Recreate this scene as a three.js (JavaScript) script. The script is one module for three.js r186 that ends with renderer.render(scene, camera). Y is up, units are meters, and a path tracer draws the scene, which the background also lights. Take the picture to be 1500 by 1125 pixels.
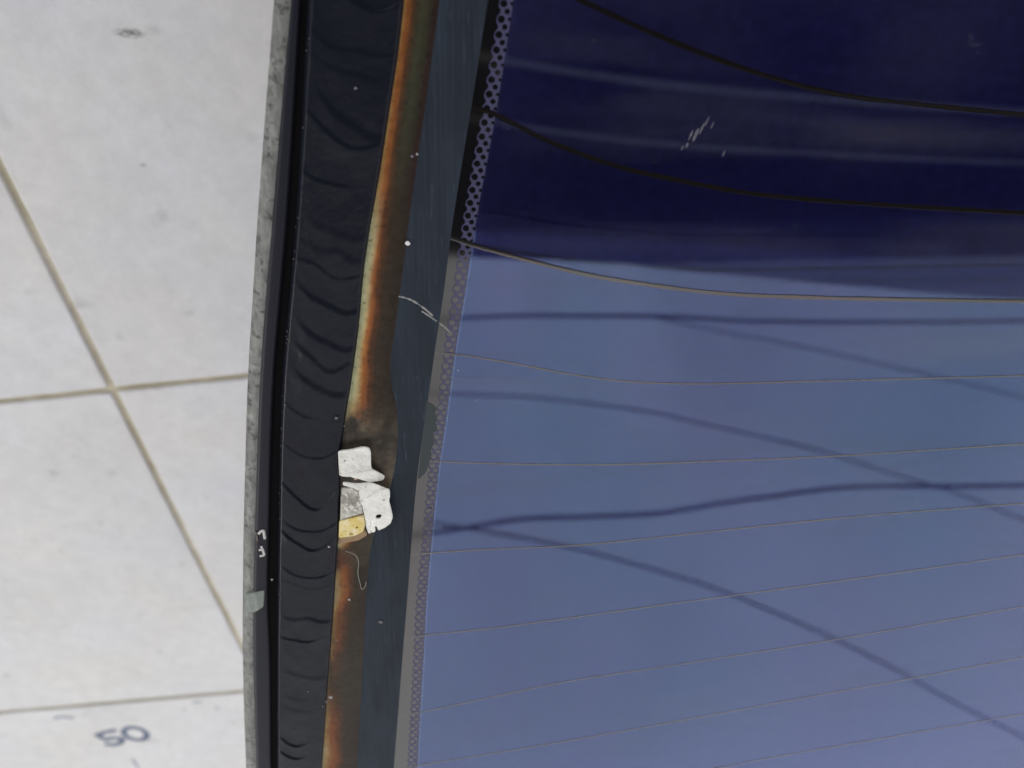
import * as THREE from 'three';
import { mergeGeometries, toCreasedNormals } from 'three/addons/utils/BufferGeometryUtils.js';
import { RoundedBoxGeometry } from 'three/addons/geometries/RoundedBoxGeometry.js';

// ------------------------------------------------------------------ camera, sky, sun, exposure
const scene = new THREE.Scene();
const camera = new THREE.PerspectiveCamera(40, 4 / 3, 0.01, 200);
camera.position.set(0, 0.4656, 0);
camera.up.set(0.1017, -0.6735, -0.7322);
camera.lookAt(-0.0553, 0.4656 - 0.7387, 0.6718);
camera.focus = 0.3; camera.userData.fStop = 14;

const renderer = new THREE.WebGLRenderer({ antialias: true });
renderer.setSize(1024, 768);
renderer.toneMapping = THREE.LinearToneMapping;
renderer.toneMappingExposure = 0.79;
renderer.shadowMap.enabled = true;

let seed = 7;
const rnd = () => { seed = (seed * 1664525 + 1013904223) >>> 0; return seed / 4294967296; };
const hash = (x, y, s) => { let n = (x * 374761393 + y * 668265263 + s * 2246822519) | 0; n = Math.imul(n ^ (n >>> 13), 1274126177); return ((n ^ (n >>> 16)) >>> 0) / 4294967296; };
function vnoise(x, y, s = 0, per = 0) {
  const xi = Math.floor(x), yi = Math.floor(y); let fx = x - xi, fy = y - yi;
  fx = fx * fx * (3 - 2 * fx); fy = fy * fy * (3 - 2 * fy);
  const w = (k) => (per ? ((k % per) + per) % per : k);
  const a = hash(w(xi), yi, s), b = hash(w(xi + 1), yi, s), c = hash(w(xi), yi + 1, s), d = hash(w(xi + 1), yi + 1, s);
  return a + (b - a) * fx + (c - a) * fy + (a - b - c + d) * fx * fy;
}
const fbm = (x, y, s, o = 4, per = 0) => { let v = 0, a = 0.5, t = 0; for (let i = 0; i < o; i++) { v += a * vnoise(x, y, s + i * 17, per ? per << i : 0); t += a; a *= 0.5; x *= 2; y *= 2; } return v / t; };

{ // bright overcast sky, evenly grey-white with soft cloud texture
  const w = 512, h = 256, px = new Float32Array(w * h * 4);
  for (let j = 0; j < h; j++) for (let i = 0; i < w; i++) {
    const el = ((j + 0.5) / h - 0.5) * Math.PI, k = (j * w + i) * 4;
    const c = fbm((i / w) * 8, (j / h) * 7, 3, 4, 8);
    const up = Math.sin(Math.max(el, 0));
    const L = el > -0.02 ? 1.75 * (0.75 + 0.25 * up) * (0.62 + 0.76 * c) : 0.35, wm = 0.3 * (fbm((i / w) * 16, (j / h) * 14, 9, 3, 16) - 0.5);
    px[k] = L * (1.0 + wm); px[k + 1] = L * (1 - wm * 0.3); px[k + 2] = L * 1.0; px[k + 3] = 1;
  }
  const sky = new THREE.DataTexture(px, w, h, THREE.RGBAFormat, THREE.FloatType);
  sky.mapping = THREE.EquirectangularReflectionMapping; sky.magFilter = THREE.LinearFilter; sky.minFilter = THREE.LinearFilter; sky.needsUpdate = true;
  scene.background = sky; scene.environment = sky;
}
const sun = new THREE.DirectionalLight(new THREE.Color(1, 0.97, 0.92), 0.9);
sun.position.set(-5, 2.7, 2); sun.castShadow = true; sun.shadow.radius = 24;
sun.shadow.mapSize.set(2048, 2048);
Object.assign(sun.shadow.camera, { left: -3, right: 3, top: 3, bottom: -3, near: 0.1, far: 20 });
scene.add(sun);

// ------------------------------------------------------------------ helpers
const lin = (r, g, b) => new THREE.Color().setRGB(r, g, b);
const std = (r, g, b, rough = 0.6, more = {}) => new THREE.MeshPhysicalMaterial({ color: lin(r, g, b), roughness: rough, side: THREE.DoubleSide, ...more });
const used = {};
const numbered = (name) => { const n = used[name] = (used[name] ?? -1) + 1; return n ? `${name}_${String(n).padStart(3, '0')}` : name; };
function put(name, geometry, material, parent = scene) {
  const m = new THREE.Mesh(geometry, material); m.name = parent === scene ? numbered(name) : name;
  m.castShadow = m.receiveShadow = true; parent.add(m); return m;
}
function thing(name, label, category, [x, y, z] = [0, 0, 0]) {
  const o = new THREE.Group(); o.name = numbered(name); o.position.set(x, y, z); o.userData = { label, category }; scene.add(o); return o;
}
const tag = (o, label, category, group) => { o.userData = { label, category }; if (group) o.userData.group = group; return o; };
function tex(w, h, fn, srgb = true) {       // fn(x, y) in 0..1 -> [r, g, b] in 0..1
  const d = new Uint8Array(w * h * 4);
  for (let j = 0; j < h; j++) for (let i = 0; i < w; i++) { const c = fn((i + 0.5) / w, (j + 0.5) / h), k = (j * w + i) * 4; for (let q = 0; q < 3; q++) d[k + q] = Math.max(0, Math.min(255, c[q] * 255)); d[k + 3] = 255; }
  const t = new THREE.DataTexture(d, w, h, THREE.RGBAFormat); t.magFilter = THREE.LinearFilter; t.minFilter = THREE.LinearMipmapLinearFilter; t.generateMipmaps = true;
  t.wrapS = t.wrapT = THREE.RepeatWrapping; if (srgb) t.colorSpace = THREE.SRGBColorSpace; t.needsUpdate = true; return t;
}
function segDist(px, py, pts) { let m = 1e9; for (let i = 0; i + 1 < pts.length; i++) { const [ax, ay] = pts[i], [bx, by] = pts[i + 1], dx = bx - ax, dy = by - ay; const t = Math.max(0, Math.min(1, ((px - ax) * dx + (py - ay) * dy) / (dx * dx + dy * dy + 1e-12))); m = Math.min(m, Math.hypot(px - ax - t * dx, py - ay - t * dy)); } return m; }

// ------------------------------------------------------------------ tiled floor
const TILE = 0.33, NODE = [-0.2699, 0.3961];
{
  const ground = put('ground', new THREE.PlaneGeometry(60, 60).rotateX(-Math.PI / 2), std(0.4, 0.39, 0.37, 0.9)); ground.position.y = -0.02; ground.userData.kind = 'structure';
  const floor = new THREE.Group(); floor.name = 'floor'; floor.userData.kind = 'structure'; floor.position.set(NODE[0], 0, NODE[1]); scene.add(floor);
  const groutTex = tex(512, 512, (x, y) => { const a = fbm(x * 60, y * 60, 41, 4, 60), b = fbm(x * 10, y * 10, 45, 3, 10); return [0.6 + 0.16 * a + 0.18 * b, 0.56 + 0.16 * a + 0.2 * b, 0.45 + 0.15 * a + 0.26 * b]; });
  const gg = new THREE.BoxGeometry(TILE * 9, 0.012, TILE * 9); { const p = gg.attributes.position, u = gg.attributes.uv; for (let i = 0; i < p.count; i++) u.setXY(i, p.getX(i) / 0.5, p.getZ(i) / 0.5); }
  put('grout', gg, std(1, 1, 1, 0.95, { map: groutTex, bumpMap: groutTex, bumpScale: 0.0008 }), floor).position.set(TILE / 2, -0.0078, TILE / 2);
  const tileColor = (s, extra) => (x, y) => {
    const a = fbm(x * 5, y * 5, s, 4, 5), b = fbm(x * 40, y * 40, s + 90, 3, 40), c = fbm(x * 150, y * 150, s + 55, 2, 150);
    let v = 0.868 + 0.05 * (a - 0.5) + 0.05 * (b - 0.5) + 0.03 * (c - 0.5);
    const sp = fbm(x * 26, y * 26, s + 7, 2, 26); if (sp > 0.8) v -= (sp - 0.8) * 0.5;
    const tint = 0.02 * (fbm(x * 7, y * 7, s + 33, 3, 7) - 0.5);
    let q = [v - tint * 0.6, v, v + 0.002 + tint * 1.5];
    return extra ? extra(x, y, q) : q;
  };
  // hand-written 50 and pen strokes: metres from the near-left corner of that tile
  const W = (px, py) => [0.1753 + ((px - 490) / 285) * 0.0455 - ((py - 895) / 115) * 0.006, 0.0355 + ((py - 895) / 115) * 0.028];
  const five = [[600, 914], [548, 922], [502, 934], [516, 950], [540, 968], [585, 962], [622, 968], [630, 984], [606, 1002], [568, 1006], [540, 1000]].map((p) => W(...p));
  const zero = []; for (let i = 0; i <= 20; i++) { const t = (i / 20) * Math.PI * 2; const ex = 62 * Math.cos(t), ey = 41 * Math.sin(t); zero.push(W(706 + ex * 0.97 - ey * -0.1, 947 + ey + ex * 0.14)); }
  const others = [[[0.190, 0.0893], [0.1895, 0.105]], [[0.152, 0.0135], [0.159, 0.0128], [0.1655, 0.0165]], [[0.271, 0.0085], [0.276, 0.009]], [[0.258, 0.018], [0.2605, 0.017]], [[0.285, 0.021], [0.287, 0.0195]]];
  const inkTile = tex(1024, 1024, tileColor(310, (x, y, q) => {
    const mx = x * TILE, my = y * TILE;
    if (my > 0.13 || mx < 0.1) return q;
    const n = fbm(x * 220, y * 220, 71, 3), wob = (n - 0.5) * 0.0012;
    let k = 0;
    const d1 = Math.min(segDist(mx, my, five), segDist(mx, my, zero)) + wob;
    k = Math.max(k, Math.max(0, Math.min(1, (0.003 - d1) / 0.0012)) * (0.6 + 0.75 * fbm(x * 70, y * 70, 72, 2)));
    others.forEach((s, i) => { const d = segDist(mx, my, s) + wob * 1.5; k = Math.max(k, Math.max(0, Math.min(1, (0.0017 - d) / 0.0012)) * [0.55, 0.85, 0.55, 0.3, 0.3][i]); });
    const ink = [0.3, 0.35, 0.47]; return q.map((v, i) => v + (ink[i] - v) * Math.min(1, k));
  }));
  const smudge = (x, y, q) => {     // rubber scuffs on the tile at the top of the picture
    const mx = x * TILE, my = y * TILE, sx = 0.0874, sy = 0.1193;
    const d = Math.hypot((mx - sx - (my - sy) * 1.1) / 0.0075, (my - sy) / 0.0032), st = fbm(mx * 500 + my * 700, my * 2500 - mx * 900, 19, 3);
    let k = Math.max(0, 1 - d) * 1.2 * Math.max(0, st - 0.28) * 2.4;
    k = Math.max(k, Math.max(0, 1 - Math.hypot((mx - 0.0985) / 0.006, (my - 0.119) / 0.003)) * 0.6 * Math.max(0, st - 0.35));
    k = Math.max(k, Math.max(0, 1 - Math.hypot((mx - 0.070) / 0.0022, (my - 0.1859) / 0.0013)) * 0.4);
    return q.map((v) => v + (0.25 - v) * Math.min(0.8, k));
  };
  const scuffTile = tex(1024, 1024, tileColor(151, smudge));
  const plain = [11, 57, 203].map((s) => tex(512, 512, tileColor(s)));
  const bump = tex(512, 512, (x, y) => { const v = 0.5 + 0.5 * (fbm(x * 9, y * 9, 5, 5, 9) - 0.5) + 0.15 * (fbm(x * 90, y * 90, 8, 2, 90) - 0.5); return [v, v, v]; }, false);
  const mat = (t) => new THREE.MeshPhysicalMaterial({ map: t, roughness: 0.42, bumpMap: bump, bumpScale: 0.0005 });
  const mats = plain.map(mat), inkMat = mat(inkTile), scuffMat = mat(scuffTile);
  // a tile: chamfered slab with softly uneven pressed edges
  function tileGeometry(s) {
    const n = 40, g = 0.002, rings = [[0, -0.004], [0.0001, -0.0011], [0.0005, -0.0004], [0.0013, -0.00005]], pos = [], uv = [], idx = [];
    const per = [];
    for (let k = 0; k < 4 * n; k++) { const t = (k % n) / n, q = Math.floor(k / n); per.push(q === 0 ? [t, 0] : q === 1 ? [1, t] : q === 2 ? [1 - t, 1] : [0, 1 - t]); }
    const inner = TILE - 2 * g;
    for (const [ins, y] of rings) per.forEach(([a, b], k) => {
      const w = (fbm(k * 0.55, 3, s, 3) - 0.5) * 0.0011, sc = 1 - (2 * (ins + w * 0.8)) / inner;
      const x = ((a - 0.5) * sc + 0.5) * inner + g, z = ((b - 0.5) * sc + 0.5) * inner + g;
      pos.push(x, y, z); uv.push(x / TILE, z / TILE);
    });
    const m = per.length;
    for (let r = 0; r < rings.length - 1; r++) for (let k = 0; k < m; k++) { const a = r * m + k, b = r * m + ((k + 1) % m), c = a + m, d = b + m; idx.push(a, c, b, b, c, d); }
    const c0 = pos.length / 3; pos.push(TILE / 2, 0, TILE / 2); uv.push(0.5, 0.5);
    const last = (rings.length - 1) * m; for (let k = 0; k < m; k++) idx.push(last + k, c0, last + ((k + 1) % m));
    const G = new THREE.BufferGeometry(); G.setAttribute('position', new THREE.Float32BufferAttribute(pos, 3)); G.setAttribute('uv', new THREE.Float32BufferAttribute(uv, 2)); G.setIndex(idx); G.computeVertexNormals(); return G;
  }
  const gs = [1, 2, 3].map((k) => tileGeometry(k * 31));
  for (let i = -4; i < 5; i++) for (let j = -4; j < 5; j++) {
    const ink = i === -1 && j === 1, scuff = i === 0 && j === -1;
    const t = put(numbered('tile'), gs[(i * 2 + j * 3 + 40) % 3], ink ? inkMat : scuff ? scuffMat : mats[(i + 2 * j + 40) % 3], floor);
    t.position.set(i * TILE, (hash(i, j, 5) - 0.5) * 0.0005 + (j >= 1 ? 0.0004 : 0), j * TILE);
    if (ink) t.userData.label = 'white tile with a handwritten blue 50';
  }
}

// ------------------------------------------------------------------ the curved rear window: u runs across, v along its edge (mm)
const O = new THREE.Vector3(-0.03404, 0.25425, 0.18905), U = new THREE.Vector3(0.99075, 0.00199, 0.13572), V = new THREE.Vector3(-0.13424, 0.16225, 0.97758), N = new THREE.Vector3(0.02007, 0.98675, -0.16102);
const prof = (u) => { const t = Math.max(0, 80 - u) / 1000; return (-0.45 * t * t - 0.125e-6 * u * u) * 1000; };
function S(u, v, h = 0) {
  const slope = (0.9 * Math.max(0, 80 - u) / 1000) - 0.25 * u / 1000, l = Math.hypot(1, slope);
  const uu = u - (h * slope) / l, hh = prof(u) + h / l;
  return [(U.x * uu + V.x * v + N.x * hh) / 1000, (U.y * uu + V.y * v + N.y * hh) / 1000, (U.z * uu + V.z * v + N.z * hh) / 1000];
}
const edge = (pts) => (v) => { let i = 0; while (i < pts.length - 2 && v > pts[i + 1][0]) i++; 
  const m = (k) => (k <= 0 ? (pts[1][1] - pts[0][1]) / (pts[1][0] - pts[0][0]) : k >= pts.length - 1 ? (pts[k][1] - pts[k - 1][1]) / (pts[k][0] - pts[k - 1][0]) : (pts[k + 1][1] - pts[k - 1][1]) / (pts[k + 1][0] - pts[k - 1][0]));
  const [v0, u0] = pts[i], [v1, u1] = pts[i + 1], d = v1 - v0, t = (v - v0) / d;
  if (t < 0) return u0 + m(0) * (v - v0); if (t > 1) return u1 + m(i + 1) * (v - v1);
  const t2 = t * t, t3 = t2 * t; return (2 * t3 - 3 * t2 + 1) * u0 + (t3 - 2 * t2 + t) * d * m(i) + (3 * t2 - 2 * t3) * u1 + (t3 - t2) * d * m(i + 1); };
const E = {
  outer: edge([[-107.8, -35.3], [-72.5, -41.9], [-45.2, -46.9], [-22.6, -50.8], [5.6, -55.6], [39.8, -60.6], [67.0, -64.4], [89.2, -67.3], [113.1, -70.3], [144.4, -73.7], [176.8, -76.9], [214.8, -80.7]]),
  bevel: edge([[-108.0, -30.6], [-82.5, -35.4], [-45.5, -42.2], [-22.9, -46.4], [5.2, -51.2], [34.2, -55.4], [60.8, -59.1], [88.6, -62.8], [112.4, -65.6], [143.5, -68.7], [175.8, -71.7], [213.6, -75.2]]),
  rim: edge([[-108.0, -28.9], [-45.7, -38.5], [4.9, -47.3], [60.3, -54.6], [88.0, -58.0], [111.6, -59.9], [174.8, -66.2], [212.5, -70.0]]),
  groove: edge([[-108.1, -27.2], [-45.8, -36.1], [4.7, -44.7], [60.0, -51.5], [87.6, -54.6], [111.3, -57.2], [174.4, -63.7], [212.1, -67.6]]),
  seal: edge([[-108.7, -5.8], [-89.7, -8.5], [-72.2, -11.8], [-56.8, -14.8], [-44.0, -17.6], [-30.5, -20.1], [-14.2, -22.4], [3.3, -25.5], [14.9, -27.8], [27.0, -29.8], [52.7, -32.2], [72.2, -34.6], [87.0, -36.3], [112.3, -39.5], [139.8, -43.0], [171.7, -47.0], [209.1, -51.7]]),
  bar: edge([[-109.0, 2.2], [-74.2, -3.3], [-47.2, -7.8], [-31.0, -10.1], [-14.7, -12.7], [-4.0, -14.4], [3.7, -14.4], [10.5, -13.4], [21.0, -13.4], [30.8, -14.6], [41.0, -16.8], [51.7, -20.4], [62.8, -23.4], [71.3, -24.5], [86.0, -26.2], [111.1, -28.5], [138.3, -31.1], [170.0, -34.2], [207.0, -37.8]]),
  primer: edge([[-109.2, 12.9], [-74.5, 7.5], [-47.6, 3.2], [-25.6, 0.3], [-6.8, -2.5], [11.2, -5.0], [32.9, -8.1], [56.4, -10.5], [83.4, -12.9], [109.9, -15.4], [140.5, -18.2], [168.4, -20.8], [205.1, -24.2]]),
  frit: edge([[-109.3, 15.6], [-74.6, 10.2], [-47.7, 5.8], [-25.6, 2.6], [-6.9, 0.0], [11.0, -2.0], [32.7, -4.9], [56.2, -7.2], [83.2, -10.0], [109.6, -11.7], [140.1, -13.9], [167.9, -15.8], [204.4, -18.3]]),
  dots: edge([[-109.4, 18.8], [-74.7, 14.0], [-47.9, 9.5], [-25.8, 6.4], [-7.0, 3.5], [10.8, 1.3], [32.5, -1.6], [56.0, -3.9], [82.9, -6.2], [109.3, -7.9], [139.7, -9.9], [167.5, -11.6], [203.9, -13.9]]),
};
{ const full = E.dots; E.dots = (v) => E.frit(v) + 0.84 * (full(v) - E.frit(v)); }
const V0 = -150, V1 = 250;
// a solid band between two edges: relief top, closed sides and bottom; color(s, v) optional
function band(ea, eb, top, bottom, ns, dv, { v0 = V0, v1 = V1, color } = {}) {
  const nv = Math.ceil((v1 - v0) / dv), pos = [], uv = [], col = [], idx = [];
  const push = (s, v, h) => { const u = ea(v) + (eb(v) - ea(v)) * s; pos.push(...S(u, v, h)); uv.push(u / 1000, v / 1000); if (color) col.push(...color(s, v)); };
  for (let j = 0; j <= nv; j++) for (let i = 0; i <= ns; i++) { const s = i / ns, v = v0 + ((v1 - v0) * j) / nv; push(s, v, top(s, v)); }
  const q = (a, b, c, d) => idx.push(a, c, b, b, c, d), row = ns + 1;
  for (let j = 0; j < nv; j++) for (let i = 0; i < ns; i++) q(j * row + i, j * row + i + 1, (j + 1) * row + i, (j + 1) * row + i + 1);
  const ring = []; for (let i = 0; i <= ns; i++) ring.push([i / ns, 0]); for (let j = 1; j <= nv; j++) ring.push([1, j / nv]); for (let i = ns - 1; i >= 0; i--) ring.push([i / ns, 1]); for (let j = nv - 1; j > 0; j--) ring.push([0, j / nv]);
  let b0 = pos.length / 3;
  for (const [s, t] of ring) { const v = v0 + (v1 - v0) * t; push(s, v, top(s, v)); push(s, v, bottom); }
  for (let k = 0; k < ring.length; k++) { const a = b0 + 2 * k, b = b0 + 2 * ((k + 1) % ring.length); q(a, b, a + 1, b + 1); }
  b0 = pos.length / 3;
  for (let j = 0; j <= nv; j++) for (const s of [0, 1]) push(s, v0 + ((v1 - v0) * j) / nv, bottom);
  for (let j = 0; j < nv; j++) q(b0 + 2 * j + 1, b0 + 2 * j, b0 + 2 * j + 3, b0 + 2 * j + 2);
  return finish(pos, uv, col, idx);
}
function finish(pos, uv, col, idx) {
  const g = new THREE.BufferGeometry(); g.setAttribute('position', new THREE.Float32BufferAttribute(pos, 3)); g.setAttribute('uv', new THREE.Float32BufferAttribute(uv, 2));
  if (col.length) g.setAttribute('color', new THREE.Float32BufferAttribute(col, 3)); g.setIndex(idx); g.computeVertexNormals(); return g;
}
// a bevelled plate on the glass: outline [u, v] in mm with a height field, thickness, optional holes
function rounded(poly, r) { const out = []; poly.forEach((p, i) => { const a = poly[(i + poly.length - 1) % poly.length], b = poly[(i + 1) % poly.length]; const la = Math.hypot(a[0] - p[0], a[1] - p[1]), lb = Math.hypot(b[0] - p[0], b[1] - p[1]); const ra = Math.min(r, la * 0.45) / la, rb = Math.min(r, lb * 0.45) / lb; for (let k = 0; k <= 4; k++) { const t = k / 4, x = (1 - t) ** 2, y = 2 * t * (1 - t), z = t * t; out.push([0, 1].map((c) => x * (p[c] + (a[c] - p[c]) * ra) + y * p[c] + z * (p[c] + (b[c] - p[c]) * rb))); } }); return out; }
function plate(poly, hgt, thick, { r = 0.6, bev = 0.15, holes = [] } = {}) {
  let P = rounded(poly, r); if (THREE.ShapeUtils.area(P.map((p) => new THREE.Vector2(...p))) < 0) P.reverse();
  const inset = (L, d) => L.map((p, i) => { const a = L[(i + L.length - 1) % L.length], b = L[(i + 1) % L.length]; const tx = b[0] - a[0], ty = b[1] - a[1], l = Math.hypot(tx, ty) || 1; return [p[0] - (ty / l) * d, p[1] + (tx / l) * d]; });
  const pos = [], uv = [], idx = [], add = (p, h) => { pos.push(...S(p[0], p[1], h)); uv.push(p[0] / 1000, p[1] / 1000); return pos.length / 3 - 1; };
  const loops = [P, ...holes.map(([cu, cv, ru, rv, rot]) => { const L = []; for (let k = 0; k < 20; k++) { const t = (-k / 20) * Math.PI * 2, x = ru * Math.cos(t), y = rv * Math.sin(t); L.push([cu + x * Math.cos(rot) - y * Math.sin(rot), cv + x * Math.sin(rot) + y * Math.cos(rot)]); } return L; })];
  const ins = loops.map((L) => inset(L, bev)), H = (p, d) => hgt(p[0], p[1]) - d;
  // top, through a fine triangulation with interior points so that folds show
  const tris = (Ls) => THREE.ShapeUtils.triangulateShape(Ls[0].map((p) => new THREE.Vector2(...p)), Ls.slice(1).map((L) => L.map((p) => new THREE.Vector2(...p))));
  const flat = ins.flat(), T = tris(ins);
  const emit = (a, b, c, lvl, d, flip) => { // subdivide
    const big = Math.max(Math.hypot(a[0] - b[0], a[1] - b[1]), Math.hypot(c[0] - b[0], c[1] - b[1]), Math.hypot(a[0] - c[0], a[1] - c[1]));
    if (lvl < 4 && big > 0.8) { const ab = [(a[0] + b[0]) / 2, (a[1] + b[1]) / 2], bc = [(c[0] + b[0]) / 2, (c[1] + b[1]) / 2], ca = [(a[0] + c[0]) / 2, (a[1] + c[1]) / 2]; emit(a, ab, ca, lvl + 1, d, flip); emit(ab, b, bc, lvl + 1, d, flip); emit(ca, bc, c, lvl + 1, d, flip); emit(ab, bc, ca, lvl + 1, d, flip); return; }
    const i = [a, b, c].map((p) => add(p, H(p, d))); flip ? idx.push(i[0], i[2], i[1]) : idx.push(...i);
  };
  for (const t of T) emit(...t.map((k) => flat[k]), 0, 0, true);
  const flatB = loops.flat(); for (const t of tris(loops)) emit(...t.map((k) => flatB[k]), 0, thick, false);
  loops.forEach((L, li) => { const I = ins[li], n = L.length, base = []; for (let k = 0; k < n; k++) base.push([add(I[k], H(I[k], 0)), add(L[k], H(L[k], bev * 0.8)), add(L[k], H(L[k], bev * 0.8)), add(L[k], H(L[k], thick))]);
    for (let k = 0; k < n; k++) { const a = base[k], b = base[(k + 1) % n]; for (const [x, y] of [[0, 1], [2, 3]]) idx.push(a[x], a[y], b[x], b[x], a[y], b[y]); } });
  return finish(pos, uv, [], idx);
}
// a thin ribbon or a round thread along points [u, v, h?] of the glass
function line(pts, width, h0, h1, nsub = 8, wob = 0) {
  const c = new THREE.CatmullRomCurve3(pts.map((p) => new THREE.Vector3(p[0], p[1], 0)), false, 'centripetal'), n = pts.length * nsub, pos = [], uv = [], idx = [];
  for (let k = 0; k <= n; k++) { const p = c.getPoint(k / n), t = c.getTangent(k / n), w = (typeof width === 'function' ? width(k / n) : width) / 2 * (1 + wob * (fbm(k * 0.7, pts[0][0], 9, 2) - 0.5)), nx = -t.y, ny = t.x;
    for (const [s, h] of [[-1, h0], [-0.7, h1], [0.7, h1], [1, h0]]) { const u = p.x + nx * s * w, v = p.y + ny * s * w; pos.push(...S(u, v, h)); uv.push(u / 1000, v / 1000); } }
  for (let k = 0; k < n; k++) for (let i = 0; i < 3; i++) { const a = k * 4 + i; idx.push(a, a + 1, a + 4, a + 1, a + 5, a + 4); }
  for (const k of [0, n]) idx.push(k * 4, k * 4 + 1, k * 4 + 2, k * 4, k * 4 + 2, k * 4 + 3);
  return finish(pos, uv, [], idx);
}
function thread(pts, r) { return new THREE.TubeGeometry(new THREE.CatmullRomCurve3(pts.map((p) => new THREE.Vector3(...S(...p)))), 60, r / 1000, 6); }
function blob(u, v, h, r, s = 1) { const g = new THREE.IcosahedronGeometry(r / 1000, 2), p = g.attributes.position; for (let i = 0; i < p.count; i++) { const k = 0.7 + 0.6 * vnoise(p.getX(i) * 2500 / r + s * 9, p.getY(i) * 2500 / r + p.getZ(i) * 1900 / r, s); p.setXYZ(i, p.getX(i) * k, p.getY(i) * k * 0.6, p.getZ(i) * k); } g.computeVertexNormals(); return g.translate(...S(u, v, h)); }

const win = thing('rear_window', 'curved dark blue tinted car rear window with frayed black edge sealant and heating wires', 'car window', O.toArray());

{ // glass pane (two faces, 3.2 mm apart), clear glass with a grey cast
  const pane = new THREE.MeshPhysicalMaterial({ color: lin(0.34, 0.33, 0.54), transmission: 1, thickness: 0, roughness: 0, ior: 1.5, specularIntensity: 0.75, side: THREE.DoubleSide });
  const g = band(E.bevel, () => 620, () => 0, -3.2, 90, 5);
  put('glass_pane', g, pane, win);
  const film = new THREE.MeshPhysicalMaterial({ color: lin(0.31, 0.5, 0.9), metalness: 1, roughness: 0.012, transparent: true, opacity: 0.108, side: THREE.DoubleSide });
  put('tint_film', band((v) => E.dots(v) + 0.1, () => 616, () => 0.09, 0.06, 90, 5), film, win).userData.label = 'blue mirror tint film on the clear glass';
}
{ // loose film over the dot rows, and a dusty wiped bloom on the glass
  put('loose_film_edge', band((v) => E.frit(v) - 0.6, (v) => E.dots(v) + 0.1, () => 0.008, 0.004, 6, 2), std(0.26, 0.26, 0.42, 0.5, { transparent: true, opacity: 0.13 }), win).userData.label = 'pale lilac unbonded film between the dots';
  const dust = tex(1024, 1024, (x, y) => { const w = 0.06 * (fbm(x * 3, y * 3, 240, 3, 3) - 0.5), a = fbm(x * 3, (y + w) * 26, 201, 5, 3), b = fbm(x * 5, y * 4, 205, 4, 5), c = fbm(x * 190, y * 190, 208, 2, 190); const st = Math.max(0, a - 0.47) * 2.6 * Math.max(0, b - 0.3) * 2 + Math.max(0, b - 0.45) * 0.5; const v = Math.min(1, st * (0.85 + 0.3 * c) + (c > 0.86 ? (c - 0.86) * 3 : 0)); return [v, v, v]; }, false);
  dust.repeat.set(1 / 0.42, 1 / 0.36);
  put('dust_bloom', band((v) => E.dots(v) + 0.4, () => 612, () => 0.104, 0.1, 90, 5), std(0.42, 0.43, 0.46, 0.95, { transparent: true, opacity: 0.15, alphaMap: dust, specularIntensity: 0 }), win).userData.label = 'streaks of wiped dust on the glass';
}
{ // ground edge: rounded grey grind with mottling
  const t = tex(256, 1024, (x, y) => { const a = fbm(x * 24, y * 90, 21, 4, 24), b = fbm(x * 5, y * 26, 25, 3, 5), c = fbm(x * 40, y * 30, 28, 2, 40); const v = 0.46 + 0.16 * (a - 0.5) + 0.24 * (b - 0.5) + 0.1 * (c - 0.5) - Math.max(0, fbm(x * 12, y * 90, 61, 3, 12) - 0.6) * 0.9; return [v * 0.99, v * 1.0, v * 0.98]; });
  t.repeat.set(1 / 0.02, 1 / 0.12);
  const g = band(E.outer, (v) => E.bevel(v) - 0.02, (s, v) => -3.3 * (1 - Math.sqrt(Math.max(0, 1 - (1 - s) ** 2))) * 0.9 - 0.02 + 0.12 * (fbm(s * 4, v * 0.5, 4, 2) - 0.5), -3.4, 8, 1.2);
  put('ground_edge', g, std(1, 1, 1, 0.55, { map: t, bumpMap: t, bumpScale: 0.0003 }), win).userData.label = 'grey mottled ground glass edge';
}
const black = std(0.005, 0.005, 0.006, 0.05, { ior: 1.8 });
{ // ceramic band with a scalloped inner edge, and its rows of fading dots
  const scallop = (v) => E.frit(v) + 0.45 * Math.max(-0.4, Math.cos(((v / 3.4) + 0.5) * Math.PI * 2));
  put('frit_band', band((v) => E.bevel(v) + 0.05, scallop, () => 0.1, 0.03, 40, 0.34), black, win).userData.label = 'glossy black ceramic band';
  const dotG = (r) => new THREE.CylinderGeometry(r * 0.001, r * 0.001, 0.00004, 14);
  const G = [dotG(0.82), dotG(0.62), dotG(0.4)], q = new THREE.Quaternion().setFromUnitVectors(new THREE.Vector3(0, 1, 0), N);
  for (let k = -33; k < 58; k++) [[1.1, 0, 0], [2.35, 0.5, 1], [3.3, 0, 2]].forEach(([off, ph, gi]) => {
    if (k > 54 && gi) return;
    const v = (k + ph) * 3.4, sc = (E.dots(v) - E.frit(v)) / 3.5, d = put(numbered('frit_dot'), G[gi], black, win);
    d.position.set(...S(E.frit(v) + off * sc, v, 0.03)); d.quaternion.copy(q);
  });
}
const bumpFine = tex(512, 512, (x, y) => { const v = 0.5 + 0.6 * (fbm(x * 60, y * 60, 15, 4, 60) - 0.5); return [v, v, v]; }, false); bumpFine.repeat.set(40, 40);
put('groove', band(E.rim, E.groove, () => 0.14, 0.12, 3, 3), std(0.004, 0.004, 0.005, 0.95, { specularIntensity: 0.15 }), win);
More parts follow.
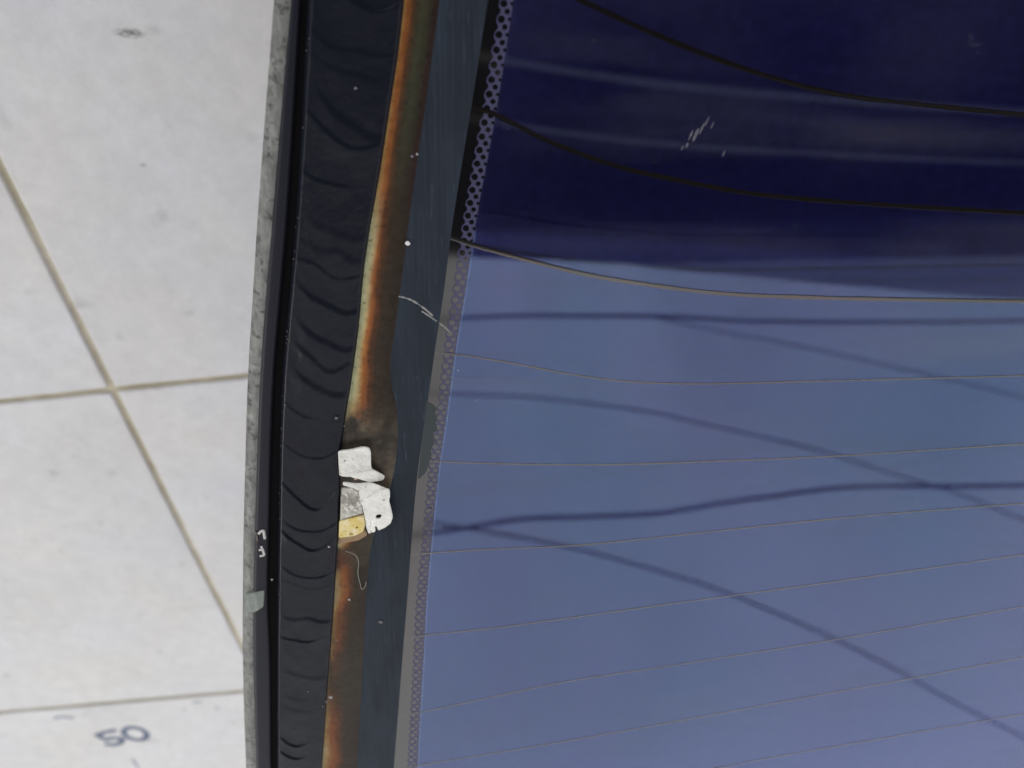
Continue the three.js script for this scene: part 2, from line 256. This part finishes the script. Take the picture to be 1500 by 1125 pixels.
// rubber rim between the ground edge and the groove
put('rim_moulding', band((v) => E.bevel(v) + 0.15, E.rim, (s) => 0.2 + 1.0 * Math.sqrt(Math.max(0, 1 - Math.pow(Math.abs(2 * s - 1), 4))), 0.12, 10, 2), std(0.012, 0.013, 0.022, 0.42, { specularIntensity: 0.35 }), win).userData.label = 'navy black rubber rim strip';
{ // sealant trimmed with a knife: overlapping scalloped cuts
  const cuts = []; let v = -190; while (v < 270) { cuts.push([v, rnd(), rnd(), rnd()]); v += 5 + rnd() ** 2 * 15; }
  const arc = (i, s) => { const [a, r, q] = cuts[i], amp = Math.max(3, 17 - 0.06 * (a + 100)) * (0.45 + 0.9 * r); return a + amp * (1 - (1 - s) ** 2) - Math.max(0, s - 0.35 - 0.4 * q) ** 2 * (6 + 26 * r) + 7 * (fbm(s * 1.6, a, 13, 2) - 0.5); };
  const top = (s, vv) => {
    let h = 1.5 + 0.5 * (fbm(s * 2.5, vv * 0.09, 14, 4) - 0.5) + 0.06 * (fbm(s * 26, vv * 0.9, 16, 3) - 0.5);
    cuts.forEach(([a, r, q, w], i) => {            // each stroke of the knife leaves a lip that falls away again
      if (vv < a - 26 || vv > a + 60) return;
      const d = vv - arc(i, s), reach = Math.min(1, Math.max(0, (s - 0.15 * q * q + 0.04) * 5)) * Math.min(1, Math.max(0, (1.15 - 0.6 * w ** 3 - s) * 4));
      const len = 9 + 18 * w, e = 0.5 + 2.6 * q * q; if (d > 0 && d < len) { const up = Math.min(1, d / e); h += 0.42 * (0.2 + r) * reach * (1 - d / len) ** 1.3 * up * up * (3 - 2 * up); }
      
    });
    return h * Math.min(1, Math.min(s * 14, (1 - s) * 30) + 0.25);
  };
  put('edge_sealant', band(E.groove, E.seal, top, 0.12, 64, 0.4), std(0.0072, 0.009, 0.0165, 0.34, { specularIntensity: 0.34, bumpMap: bumpFine, bumpScale: 0.00004 }), win).userData.label = 'black adhesive bead with curved knife cuts';
  // crumbs of dust along the groove lip
  const crumbs = []; for (let k = 0; k < 130; k++) { const vv = -105 + rnd() * 300; if (rnd() < 0.55 && (vv < -60 || vv > 60)) continue; crumbs.push(blob(E.groove(vv) + 0.25 + rnd() * 0.7, vv, 0.6 + rnd() * 0.9, 0.09 + rnd() * 0.15, k)); }
  const c = put('dust_crumbs', mergeGeometries(crumbs), std(0.1, 0.1, 0.1, 0.9), win); c.userData = { kind: 'stuff' };
}
{ // copper busbar with heat-tint colours, burnt next to the terminal
  const stops = [[0, [0.46, 0.42, 0.24]], [0.12, [0.5, 0.33, 0.12]], [0.26, [0.32, 0.11, 0.03]], [0.4, [0.09, 0.036, 0.016]], [0.54, [0.038, 0.025, 0.015]], [0.85, [0.027, 0.02, 0.014]], [1, [0.028, 0.014, 0.012]]];
  const ramp = (s) => { for (let i = 0; i + 1 < stops.length; i++) if (s <= stops[i + 1][0]) { const t = (s - stops[i][0]) / (stops[i + 1][0] - stops[i][0]); return stops[i][1].map((c, k) => c + (stops[i + 1][1][k] - c) * t); } return stops.at(-1)[1]; };
  const mix = (a, b, t) => a.map((c, k) => c + (b[k] - c) * Math.max(0, Math.min(1, t)));
  const color = (s, v) => {
    const sm = (a, b) => { const t = Math.max(0, Math.min(1, (v - a) / (b - a))); return t * t * (3 - 2 * t); };
    const shift = -0.03 + 0.11 * sm(-70, -25) + 0.025 * Math.sin(v * 0.31 + 1) * sm(-50, -30) - 0.05 * sm(10, 35) + 0.07 * sm(55, 66) - 0.12 * sm(82, 104) + 0.1 * sm(135, 165);
    const n = fbm(s * 3, v * 0.12, 31, 5) - 0.5, st = fbm(s * 22, v * 0.3, 37, 3) - 0.5;
    let c = ramp(Math.max(0, Math.min(1, s - shift + 0.1 * n + 0.07 * st)));
    c = mix(c, [0.46, 0.47, 0.28], (0.34 - s + 0.14 * n) * 5 * sm(-58, -36) * (1 - sm(4, 16)));                       // pale yellow-green tint above the burn
    c = mix(c, [0.05, 0.06, 0.035], (0.28 - Math.abs(s - 0.62)) * 2.2 * (1 - sm(-75, -45)));                      // olive streak
    const burn = Math.max(0, 1 - Math.abs(v - 33 + 22 * n) / 24); c = mix(c, mix([0.035, 0.03, 0.024], [0.13, 0.105, 0.075], fbm(s * 5, v * 0.22, 53, 4) * 1.6 - 0.4), burn * 3);
    const soot = Math.max(0, 1 - Math.abs(v - 66 + 10 * (s - 0.5) + 10 * n) / 7); c = mix(c, [0.05, 0.04, 0.025], soot * 2);
    c = mix(c, [0.12, 0.036, 0.013], sm(60, 70) * Math.max(0, 0.75 - Math.abs(s - 0.28 + 0.2 * n) * 2.4)); c = mix(c, [0.035, 0.028, 0.02], sm(80, 100) * Math.max(0, 0.95 - Math.abs(v - 120 + 30 * n) / 34) * (s > 0.12 ? 1 : 0.55));
    const grit = fbm(s * 16, v * 1.5, 77, 3); c = c.map((x) => x * (0.72 + 0.56 * fbm(s * 7, v * 0.7, 79, 4)) * (grit > 0.68 ? 1 - (grit - 0.68) * 3 : 1));
    return c;
  };
  const g = band((v) => E.seal(v) - 1.2, E.bar, (s, v) => 0.2 + 0.28 * Math.sqrt(Math.max(0, 1 - (2 * s - 1) ** 2)) + 0.05 * (fbm(s * 8, v * 0.8, 78, 3) - 0.5), 0.12, 40, 0.5, { color });
  put('busbar', g, std(1, 1, 1, 0.42, { vertexColors: true, metalness: 0.1, specularIntensity: 0.35, bumpMap: bumpFine, bumpScale: 0.00008 }), win).userData.label = 'copper strip with orange and brown heat tint';
}
{ // primer strip with faint lengthwise brush marks
  const t = tex(256, 1024, (x, y) => { const a = fbm(x * 60, y * 5, 81, 4, 60), b = fbm(x * 6, y * 8, 85, 3, 6), c = fbm(x * 90, y * 22, 88, 3, 90); let v = 0.205 + 0.045 * (a - 0.5) + 0.07 * (b - 0.5) + (c > 0.74 ? (c - 0.74) * 0.6 : 0); return [v * 0.86, v * 1.0, v * 1.2]; });
  t.repeat.set(1 / 0.03, 1 / 0.15);
  put('primer_strip', band((v) => E.bar(v) + 0.03, E.primer, () => 0.2, 0.115, 16, 1.5), std(1, 1, 1, 0.5, { map: t, specularIntensity: 0.22 }), win).userData.label = 'matte blue grey primer strip';
}
{ // heating wires
  const wires = [
    [[-2, -113], [7.6, -109.1], [18.0, -104.9], [31.7, -99.7], [44.2, -94.5], [58.6, -89.0], [76.7, -83.2], [93.4, -79.3], [113.6, -76.9], [139.2, -74.4], [158.4, -72.5], [600, -45]],
    [[-2.3, -78.9], [7.5, -75.0], [12.3, -73.8], [25.3, -67.6], [41.9, -61.6], [58.8, -57.8], [76.0, -54.7], [93.3, -52.9], [110.9, -51.5], [146.6, -49.1], [166.8, -47.6], [600, -20]],
    [[-8.5, -45.3], [-1.1, -42.9], [3.7, -41.2], [7.8, -39.8], [21.3, -36.1], [37.1, -32.2], [53.1, -29.5], [72.8, -27.0], [98.3, -25.6], [154.0, -23.8], [175.0, -23.0], [600, -8]],
    [[-13.9, -8.3], [-5.5, -7.5], [1.0, -7.4], [16.6, -5.4], [31.4, -2.5], [46.4, -0.2], [65.1, 0.8], [103.0, 0.4], [160.9, -0.2], [182.7, -0.3], [600, 2]],
    [[-14.5, 29.6], [-8.0, 29.4], [-2.5, 29.1], [17.1, 29.0], [48.4, 28.5], [77.9, 27.4], [107.7, 26.5], [167.9, 23.5], [190.4, 22.6], [600, 15]],
    [[-23.7, 67.3], [-12.5, 65.9], [-9.9, 65.1], [9.3, 62.1], [40.3, 59.2], [73.0, 54.8], [122.3, 49.4], [174.5, 46.0], [197.8, 44.7], [600, 30]],
    [[-27.8, 106.2], [-16.2, 102.9], [-8.3, 100.1], [13.7, 95.4], [61.2, 85.4], [116.8, 76.6], [180.7, 66.9], [204.2, 63.6], [600, 40]],
    [[-31.5, 146.2], [-14.1, 138.7], [-7.9, 136.4], [36.7, 120.2], [77.1, 111.3], [119.3, 103.3], [187.4, 89.8], [211.5, 85.4], [600, 50]],
    [[-34.3, 175.8], [-18.8, 168.9], [-7.6, 164.4], [49.8, 147.2], [103.2, 133.9], [149.1, 123.8], [194.5, 113.9], [219.4, 108.7], [600, 60]],
    [[-36, 205], [-8, 196], [44.4, 180.2], [107.4, 162.9], [203.1, 143.3], [229.5, 138.5], [600, 85]],
  ];
  const m = std(0.006, 0.005, 0.004, 0.08, { ior: 2.08, specularColor: lin(0.86, 0.84, 0.84) });
  wires.forEach((w, i) => put(numbered('heater_wire'), line(w, i < 3 ? 1.2 : 0.5, 0.122, 0.128, 16, 0.4), m, win));
}
{ // patch of dried primer at the dotted edge, chip in the ground edge, printed mark, scratches
  put('primer_patch', plate([[-5.2, 8.2], [-3.3, 9.2], [-2.1, 10.6], [-2.7, 12.2], [-2.0, 13.8], [-2.6, 15.4], [-2.1, 17.5], [-3.5, 19.5], [-2.9, 21.6], [-4.0, 24.1], [-4.2, 27.2], [-4.9, 30.7], [-5.8, 33.2], [-7.4, 35.3], [-8.2, 36.0], [-7.9, 32.9], [-6.7, 23.0], [-5.6, 15.8]], () => 0.2, 0.085, { r: 0.5, bev: 0.04 }), std(0.02, 0.032, 0.037, 0.55), win).userData.label = 'dark teal primer smear';
  put('edge_chip', plate([[-65.2, 87.2], [-62.4, 85.4], [-58.2, 83.5], [-59.3, 90.9], [-62.6, 94.2], [-66.2, 95.4]], (u, v) => 1.55 - 0.22 * Math.max(0, -61 - u) + 0.2 * fbm(u * 0.5, v * 0.5, 3, 3), 1.3, { r: 0.8, bev: 0.25 }), std(0.17, 0.2, 0.18, 0.35), win).userData.label = 'pale green grey chip in the glass edge';
  const white = std(0.62, 0.6, 0.6, 0.6), pink = std(0.13, 0.1, 0.1, 0.6);
  const rimTop = (u, v) => { const a = E.bevel(v) + 0.15, s = (u - a) / (E.rim(v) - a); return 0.25 + 1.0 * Math.sqrt(Math.max(0, 1 - Math.abs(2 * s - 1) ** 4)); };
  const mk = (pts, w, m) => { const c = new THREE.CatmullRomCurve3(pts.map((p) => new THREE.Vector3(...S(p[0], p[1], rimTop(p[0], p[1])))), false, 'catmullrom', 0); put('printed_mark', new THREE.TubeGeometry(c, 24, w / 1000, 6), m, win); };
  mk([[-57.4, 60.0], [-56.6, 59.0], [-55.7, 58.4], [-55.7, 61.8]], 0.42, white); mk([[-58.2, 59.2], [-58.1, 62.8]], 0.36, pink);
  mk([[-57.2, 64.8], [-56.9, 66.4], [-58.0, 66.6]], 0.38, white); mk([[-56.9, 66.0], [-56.6, 68.6], [-58.0, 69.2]], 0.4, white);
  const scr = std(0.3, 0.3, 0.3, 0.7), put2 = (n, p, w, h = 0.2) => put(n, line(p, w, h, h + 0.07, 8, 1.6), scr, win);
  put2('scratch', [[-11.8, -24.4], [-8.6, -23.6], [-5.1, -21.3], [-2.6, -18.9]], 0.45); put2('scratch', [[-5.5, -20.2], [-3.4, -18.7], [-1.6, -17.3]], 0.4); put2('scratch', [[-1.6, -17.3], [0.2, -15.8], [2.0, -14.0]], 0.34, 0.1);
  put('hair', thread([[-30.8, 63.4, 2.2], [-28.0, 65.4, 1.6], [-27.3, 68.7, 1.0], [-27.8, 73.3, 0.9], [-27.3, 78.7, 0.8], [-27.0, 80.4, 0.8], [-26.0, 79.2, 0.7], [-25.5, 77.1, 0.6]], 0.13), std(0.24, 0.23, 0.2, 0.5), win).userData.label = 'curled pale fibre stuck to the strip';
  const speck = std(0.4, 0.4, 0.42, 0.6), dim = std(0.16, 0.16, 0.18, 0.7);
  [[-5.4, -63.2, 0.4], [-6.6, -62.7, 0.55], [-18.9, -79.2, 0.45, 2], [3.9, -2.1, 0.3, 0], [8.9, 7.5, 0.45, 0], [-21.8, 94.7, 0.9], [-31.4, 85.6, 0.7], [-30.1, 14.3, 0.6, 1.9], [-28.0, 16.8, 0.3, 1.9], [-35.8, 62.5, 0.5, 1.9], [-4.7, 46.7, 0.5], [-44.3, 11.0, 0.35, 1.7], [-55.3, 78.8, 0.5, 1.2], [-36.5, 103, 0.4, 1.8], [-48, 129, 0.4, 1.7], [-40.5, 131, 0.8, 1.7], [-42, 133.4, 0.6, 1.7], [-43.5, 136, 0.4, 1.7]].forEach(([u, v, r, h = 0.3], i) => put(numbered('debris_flake'), blob(u, v, h, r * 0.75, i + 3), i % 3 ? dim : speck, win));
  put(numbered('debris_flake'), blob(-8.4, -39.8, 0.6, 0.62, 8), std(0.85, 0.85, 0.85, 0.2), win).userData.label = 'bright white bead';
  const dab = std(0.16, 0.16, 0.2, 0.8);
  [[60.6, -69.4, 0.5, 1.6], [59.4, -69.2, 0.3, 1.3], [61.9, -71.0, 0.28, 1.5], [62.9, -72.7, 0.24, 1.2], [58.8, -66.8, 0.3, 0.7], [57.8, -66.2, 0.24, 0.6], [64.3, -71.8, 0.16, 0.9], [67.9, -64.8, 0.2, 0.8]].forEach(([u, v, w, l]) => put('smudge', line([[u - l * 0.25, v + l], [u + 0.1, v], [u + l * 0.4, v - l]], (t) => w * Math.sin(Math.PI * (0.08 + 0.84 * t)) * 1.5, 0.01, 0.05, 8, 1.8), dab, win));
}
{ // soldered terminal: torn sheet-metal clip on its pad
  const g = new THREE.Group(); g.name = 'terminal'; g.userData.label = 'white bent metal terminal clip on a solder pad'; win.add(g); g.position.copy(V).multiplyScalar(-0.0022);
  const noiseT = tex(256, 256, (x, y) => { const a = fbm(x * 8, y * 8, 61, 4, 8), b = fbm(x * 40, y * 40, 65, 3, 40); const v = 0.93 + 0.1 * (a - 0.5) + 0.07 * (b - 0.5) - (b > 0.72 ? 0.12 : 0); return [v, v, v * 0.975]; }); noiseT.repeat.set(60, 60);
  const tin = std(1, 1, 1, 0.34, { map: noiseT, metalness: 0.15, bumpMap: bumpFine, bumpScale: 0.00012 });
  const solder = std(0.6, 0.59, 0.56, 0.38, { metalness: 0.3, map: noiseT, bumpMap: bumpFine, bumpScale: 0.00012 });
  const L = (a, b, t) => a + (b - a) * Math.max(0, Math.min(1, t));
  put('upper_plate', plate([[-30.3, 27.5], [-26.4, 26.5], [-23.2, 25.5], [-21.6, 25.5], [-20.9, 27.0], [-21.1, 32.6], [-19.3, 35.0], [-17.6, 37.0], [-18.2, 38.7], [-21.4, 39.5], [-23.8, 39.3], [-26.4, 37.7], [-30.4, 36.6]], (u, v) => { const d = v - 33.6 + (u + 22) * 0.26; return (d < 0 ? 3.0 + 0.07 * d + 0.4 * Math.exp(-((v - 26.5 + (u + 26) * 0.25) ** 2) / 0.25) : 3.0 - 2.3 * (1 - (1 - Math.min(1, d / 6)) ** 1.6)) + 0.12 * Math.exp(-d * d / 0.12) + 0.22 * (fbm(u * 0.6, v * 0.6, 44, 3) - 0.5) + 0.6 * (d > 0 ? fbm(u * 0.8, v * 0.8, 3, 3) - 0.5 : 0) * Math.min(1, Math.max(0, d) / 1.5); }, 0.5, { r: 0.9, bev: 0.14, holes: [[-28.5, 30.8, 0.28, 0.24, 0]] }), tin, g);
  put('lower_plate', plate([[-30.2, 40.0], [-26.3, 40.4], [-23.2, 39.8], [-18.9, 39.4], [-17.5, 39.5], [-16.0, 39.8], [-16.0, 42.4], [-16.4, 44.2], [-15.6, 50.6], [-16.4, 53.2], [-18.3, 55.3], [-20.3, 56.7], [-20.7, 55.0], [-21.3, 55.0], [-21.1, 57.1], [-23.3, 58.3], [-23.8, 55.7], [-24.0, 51.5], [-24.4, 47.3], [-25.4, 43.2], [-27.6, 42.0], [-30.3, 41.5]], (u, v) => { const d = (v - 44.7 + (u + 23.7) * 0.87) / 1.32; const cr = 0.5 * (fbm(u * 0.45, v * 0.45, 47, 3) - 0.5); return cr + (d > 0 ? 3.0 + 0.04 * (u + 20) - 0.05 * (v - 45) - 0.35 * Math.exp(-((u + 22.2 + 0.06 * (v - 54)) ** 2) / 0.1) * Math.min(1, Math.max(0, (v - 52.5) / 1)) + 0.3 * Math.exp(-((u + 18.3 + (v - 42) * 0.2) ** 2) / 0.5 - ((v - 42) ** 2) / 5) : Math.max(0.8, 3.0 - 0.16 * d * d * 1.2 + 0.32 * d + 0.25 * Math.exp(-((d + 0.5) ** 2) / 0.1))); }, 0.5, { r: 0.7, bev: 0.15, holes: [[-19.8, 50.7, 1.05, 0.72, -0.7]] }), tin, g);
  put('dimple', blob(-17.9, 43.9, 3.15, 0.4, 5), solder, g);
  put('solder_base', plate([[-30.9, 42.4], [-27.3, 41.9], [-24.9, 43.3], [-24.5, 47.3], [-24.4, 50.7], [-28.0, 52.2], [-31.6, 54]], (u, v) => 0.9 + L(0, 0.9, (v - 45) / 2.5) + 0.5 * (fbm(u * 0.8, v * 0.8, 17, 3) - 0.5), 0.8, { r: 0.6, bev: 0.25 }), solder, g);
  [[-25.4, 46.9, 0.9], [-24.9, 45.2, 0.55], [-29.4, 48.8, 0.7], [-27.8, 48.2, 0.8], [-26.6, 49.4, 0.5]].forEach(([u, v, r], i) => put('solder_lump', blob(u, v, 1.9, r, i + 21), tin, g));
  put('solder_lump', blob(-26.2, 38.6, 0.7, 0.5, 41), std(0.6, 0.42, 0.32, 0.25), g);
  const padT = tex(128, 128, (x, y) => { const a = fbm(x * 6, y * 6, 91, 4, 6), k = Math.max(0, fbm(x * 12, y * 12, 95, 3, 12) - 0.7) * 1.5; return [0.96 - 0.1 * a - k, 0.92 - 0.18 * a - k, 0.8 - 0.5 * a - k * 0.8]; }); padT.repeat.set(90, 90);
  put('solder_pad', plate([[-32.0, 54.4], [-28.0, 52.7], [-24.3, 51.2], [-24.1, 54.9], [-25.0, 58.2], [-27.7, 60.2], [-32.8, 61.6]], (u, v) => 1.7 - 0.06 * (v - 54) + 0.1 * fbm(u, v, 7, 2), 1.4, { r: 0.7, bev: 0.25, holes: [[-26.8, 56.6, 0.42, 0.36, 0], [-28.7, 59.6, 0.75, 0.28, -0.2]] }), std(1, 1, 1, 0.4, { map: padT }), g).userData.label = 'yellowed solder pad';
  put('flux_residue', plate([[-33, 61.6], [-28.5, 60.0], [-24.6, 57.6], [-24.0, 60.1], [-27.0, 62.7], [-33.4, 65.0]], (u, v) => 0.85 - 0.07 * (v - 59) + 0.25 * (fbm(u * 0.6, v * 0.6, 9, 3) - 0.5), 0.5, { r: 0.9, bev: 0.25 }), std(0.3, 0.19, 0.09, 0.4), g).userData.label = 'tan burnt flux';
}

{ // padded rest that carries the window
  const q = new THREE.Quaternion().setFromRotationMatrix(new THREE.Matrix4().makeBasis(U.clone().normalize(), N.clone().normalize(), V.clone().normalize()));
  const b = thing('padded_bench', 'low work bench with a pale felt bolster under the dark window', 'bench', [O.x + 0.3, 0, O.z + 0.05]);
  const felt = tex(512, 512, (x, y) => { const v = 0.5 + 0.12 * (fbm(x * 160, y * 160, 171, 3, 160) - 0.5); return [v * 1.36, v * 1.36, v * 1.52]; }); felt.repeat.set(3, 3);
  const lay = (m, u, h, v) => { const at = new THREE.Vector3(...S(0, 0)).addScaledVector(U, u / 1000).addScaledVector(N, h / 1000).addScaledVector(V, v / 1000); m.position.set(at.x - 0.3, at.y + O.y, at.z - 0.05); m.quaternion.copy(q); };
  lay(put('board', new RoundedBoxGeometry(0.72, 0.018, 0.78, 3, 0.004), std(0.05, 0.05, 0.07, 0.8), b), 332, -175, 150);
  const prof2 = [[-0.03, -0.166], [-0.03, -0.05], [-0.024, -0.042], [-0.012, -0.04]]; for (let k = 0; k <= 24; k++) { const t = k / 24; prof2.push([0.42 * Math.sin(t * Math.PI / 2), -0.164 + 0.124 * Math.cos(t * Math.PI / 2)]); }
  const roll = new THREE.ExtrudeGeometry(new THREE.Shape(prof2.map((p) => new THREE.Vector2(...p))), { depth: 0.76, bevelEnabled: false, curveSegments: 1 }).translate(0, 0, -0.38);
  lay(put('felt_bolster', toCreasedNormals(roll, 0.7), std(1, 1, 1, 0.95, { map: felt, bumpMap: felt, bumpScale: 0.0002 }), b), 0, 0, 150);
  const wood = std(0.16, 0.1, 0.06, 0.7);
  for (const [x, z, h] of [[-0.2, -0.16, 0.045], [0.24, -0.13, 0.045], [-0.24, 0.4, 0.12], [0.2, 0.44, 0.12]]) put('leg', new RoundedBoxGeometry(0.045, h, 0.045, 2, 0.004), wood, b).position.set(x, h / 2, z);
}

// ------------------------------------------------------------------ overhead: seen only as reflections in the glass
{
  const roof = thing('canopy', 'dark sheet canopy over the yard, mirrored in the upper glass', 'canopy', [0, 2.6, 0]);
  const sh = new THREE.Shape([[-2.6, -2.6], [3.2, -2.6], [3.2, 1.40], [1.51, 1.11], [0.88, 1.007], [-0.12, 0.853], [-0.54, 0.805], [-2.6, 0.5]].map(([x, z]) => new THREE.Vector2(x, z)));
  put('roof_sheet', new THREE.ExtrudeGeometry(sh, { depth: 0.03, bevelEnabled: false }).rotateX(Math.PI / 2), std(0.02, 0.02, 0.03, 0.8), roof);
  const fs = new THREE.Shape([[-0.9, 0.73], [-0.5, 0.80], [3.2, 1.38], [3.2, 1.62], [1.54, 1.265], [0.68, 1.04], [0.14, 0.91]].map(([x, z]) => new THREE.Vector2(x, z)));
  put('eave_board', new THREE.ExtrudeGeometry(fs, { depth: 0.02, bevelEnabled: false }).rotateX(Math.PI / 2).translate(0, 0.05, 0), std(0.78, 0.74, 0.72, 0.9, { transmission: 0.3 }), roof);
  for (const [x0, z0, x1, z1, w] of [[-0.9, 0.202, 2.9, 1.033, 0.017], [-0.9, 0.358, 2.9, 1.144, 0.01], [-1.5, -0.55, 2.9, 0.4, 0.02]]) {   // pale roofing battens
    const g = new RoundedBoxGeometry(Math.hypot(x1 - x0, z1 - z0), 0.03, w, 2, 0.003); g.rotateY(-Math.atan2(z1 - z0, x1 - x0));
    put('batten', g, std(0.45, 0.42, 0.4, 0.8), roof).position.set((x0 + x1) / 2, -0.0465, (z0 + z1) / 2);
  }
  const cable = (pts, y, r, m, label) => tag(put('overhead_cable', new THREE.TubeGeometry(new THREE.CatmullRomCurve3(pts.map(([x, z], i) => new THREE.Vector3(x, y, z))), 120, r, 8), m), label, 'cable', 'cables overhead');
  const dark = std(0.02, 0.02, 0.03, 0.7), mid = std(0.25, 0.25, 0.27, 0.7);
  cable([[-1.7, 2.66], [-1.082, 2.605], [-0.489, 2.562], [-0.014, 2.6], [0.56, 2.673], [1.1, 2.715], [1.594, 2.757], [2.281, 2.907], [2.601, 2.981], [4, 3.3]], 4.2, 0.0105, dark, 'thick dark cable whose wavy reflection crosses the glass low down');
  cable([[-1.7, 1.86], [-0.89, 1.899], [-0.343, 1.954], [0.107, 2.044], [0.47, 2.141], [1.018, 2.345], [1.48, 2.545], [1.815, 2.723], [2.206, 2.927], [2.626, 3.191], [4.2, 4.2]], 4.2, 0.0055, dark, 'thin dark cable whose reflection slants across the middle of the glass');
  cable([[-1.15, 2.54], [-0.593, 2.636], [-0.118, 2.757], [0.168, 2.857], [0.509, 3.0], [0.849, 3.167], [1.185, 3.383], [1.538, 3.637], [1.913, 3.935], [2.317, 4.288], [2.803, 4.696], [5, 6.6]], 4.2, 0.0068, dark, 'thin dark cable whose reflection slants to the lower right corner');
  cable([[0.4, 1.66], [0.742, 1.774], [1.299, 1.966], [1.789, 2.159], [2.157, 2.314], [2.545, 2.487], [4, 3.2]], 4.2, 0.0045, mid, 'grey cable whose faint reflection is the uppermost slanting line');
  tag(put('gutter_pipe', new THREE.TubeGeometry(new THREE.CatmullRomCurve3([[-0.7, 1.2], [-0.3, 1.215], [0.361, 1.3], [0.832, 1.403], [1.351, 1.502], [1.898, 1.606], [3.2, 1.86]].map(([x, z]) => new THREE.Vector3(x, 3.2, z))), 80, 0.0075, 10), std(0.45, 0.45, 0.46, 0.7)), 'grey pipe along the eave, a soft band in the reflection', 'pipe');
}

scene.traverse((o) => { if (o.isMesh) { o.castShadow = true; o.receiveShadow = true; } });
renderer.render(scene, camera);
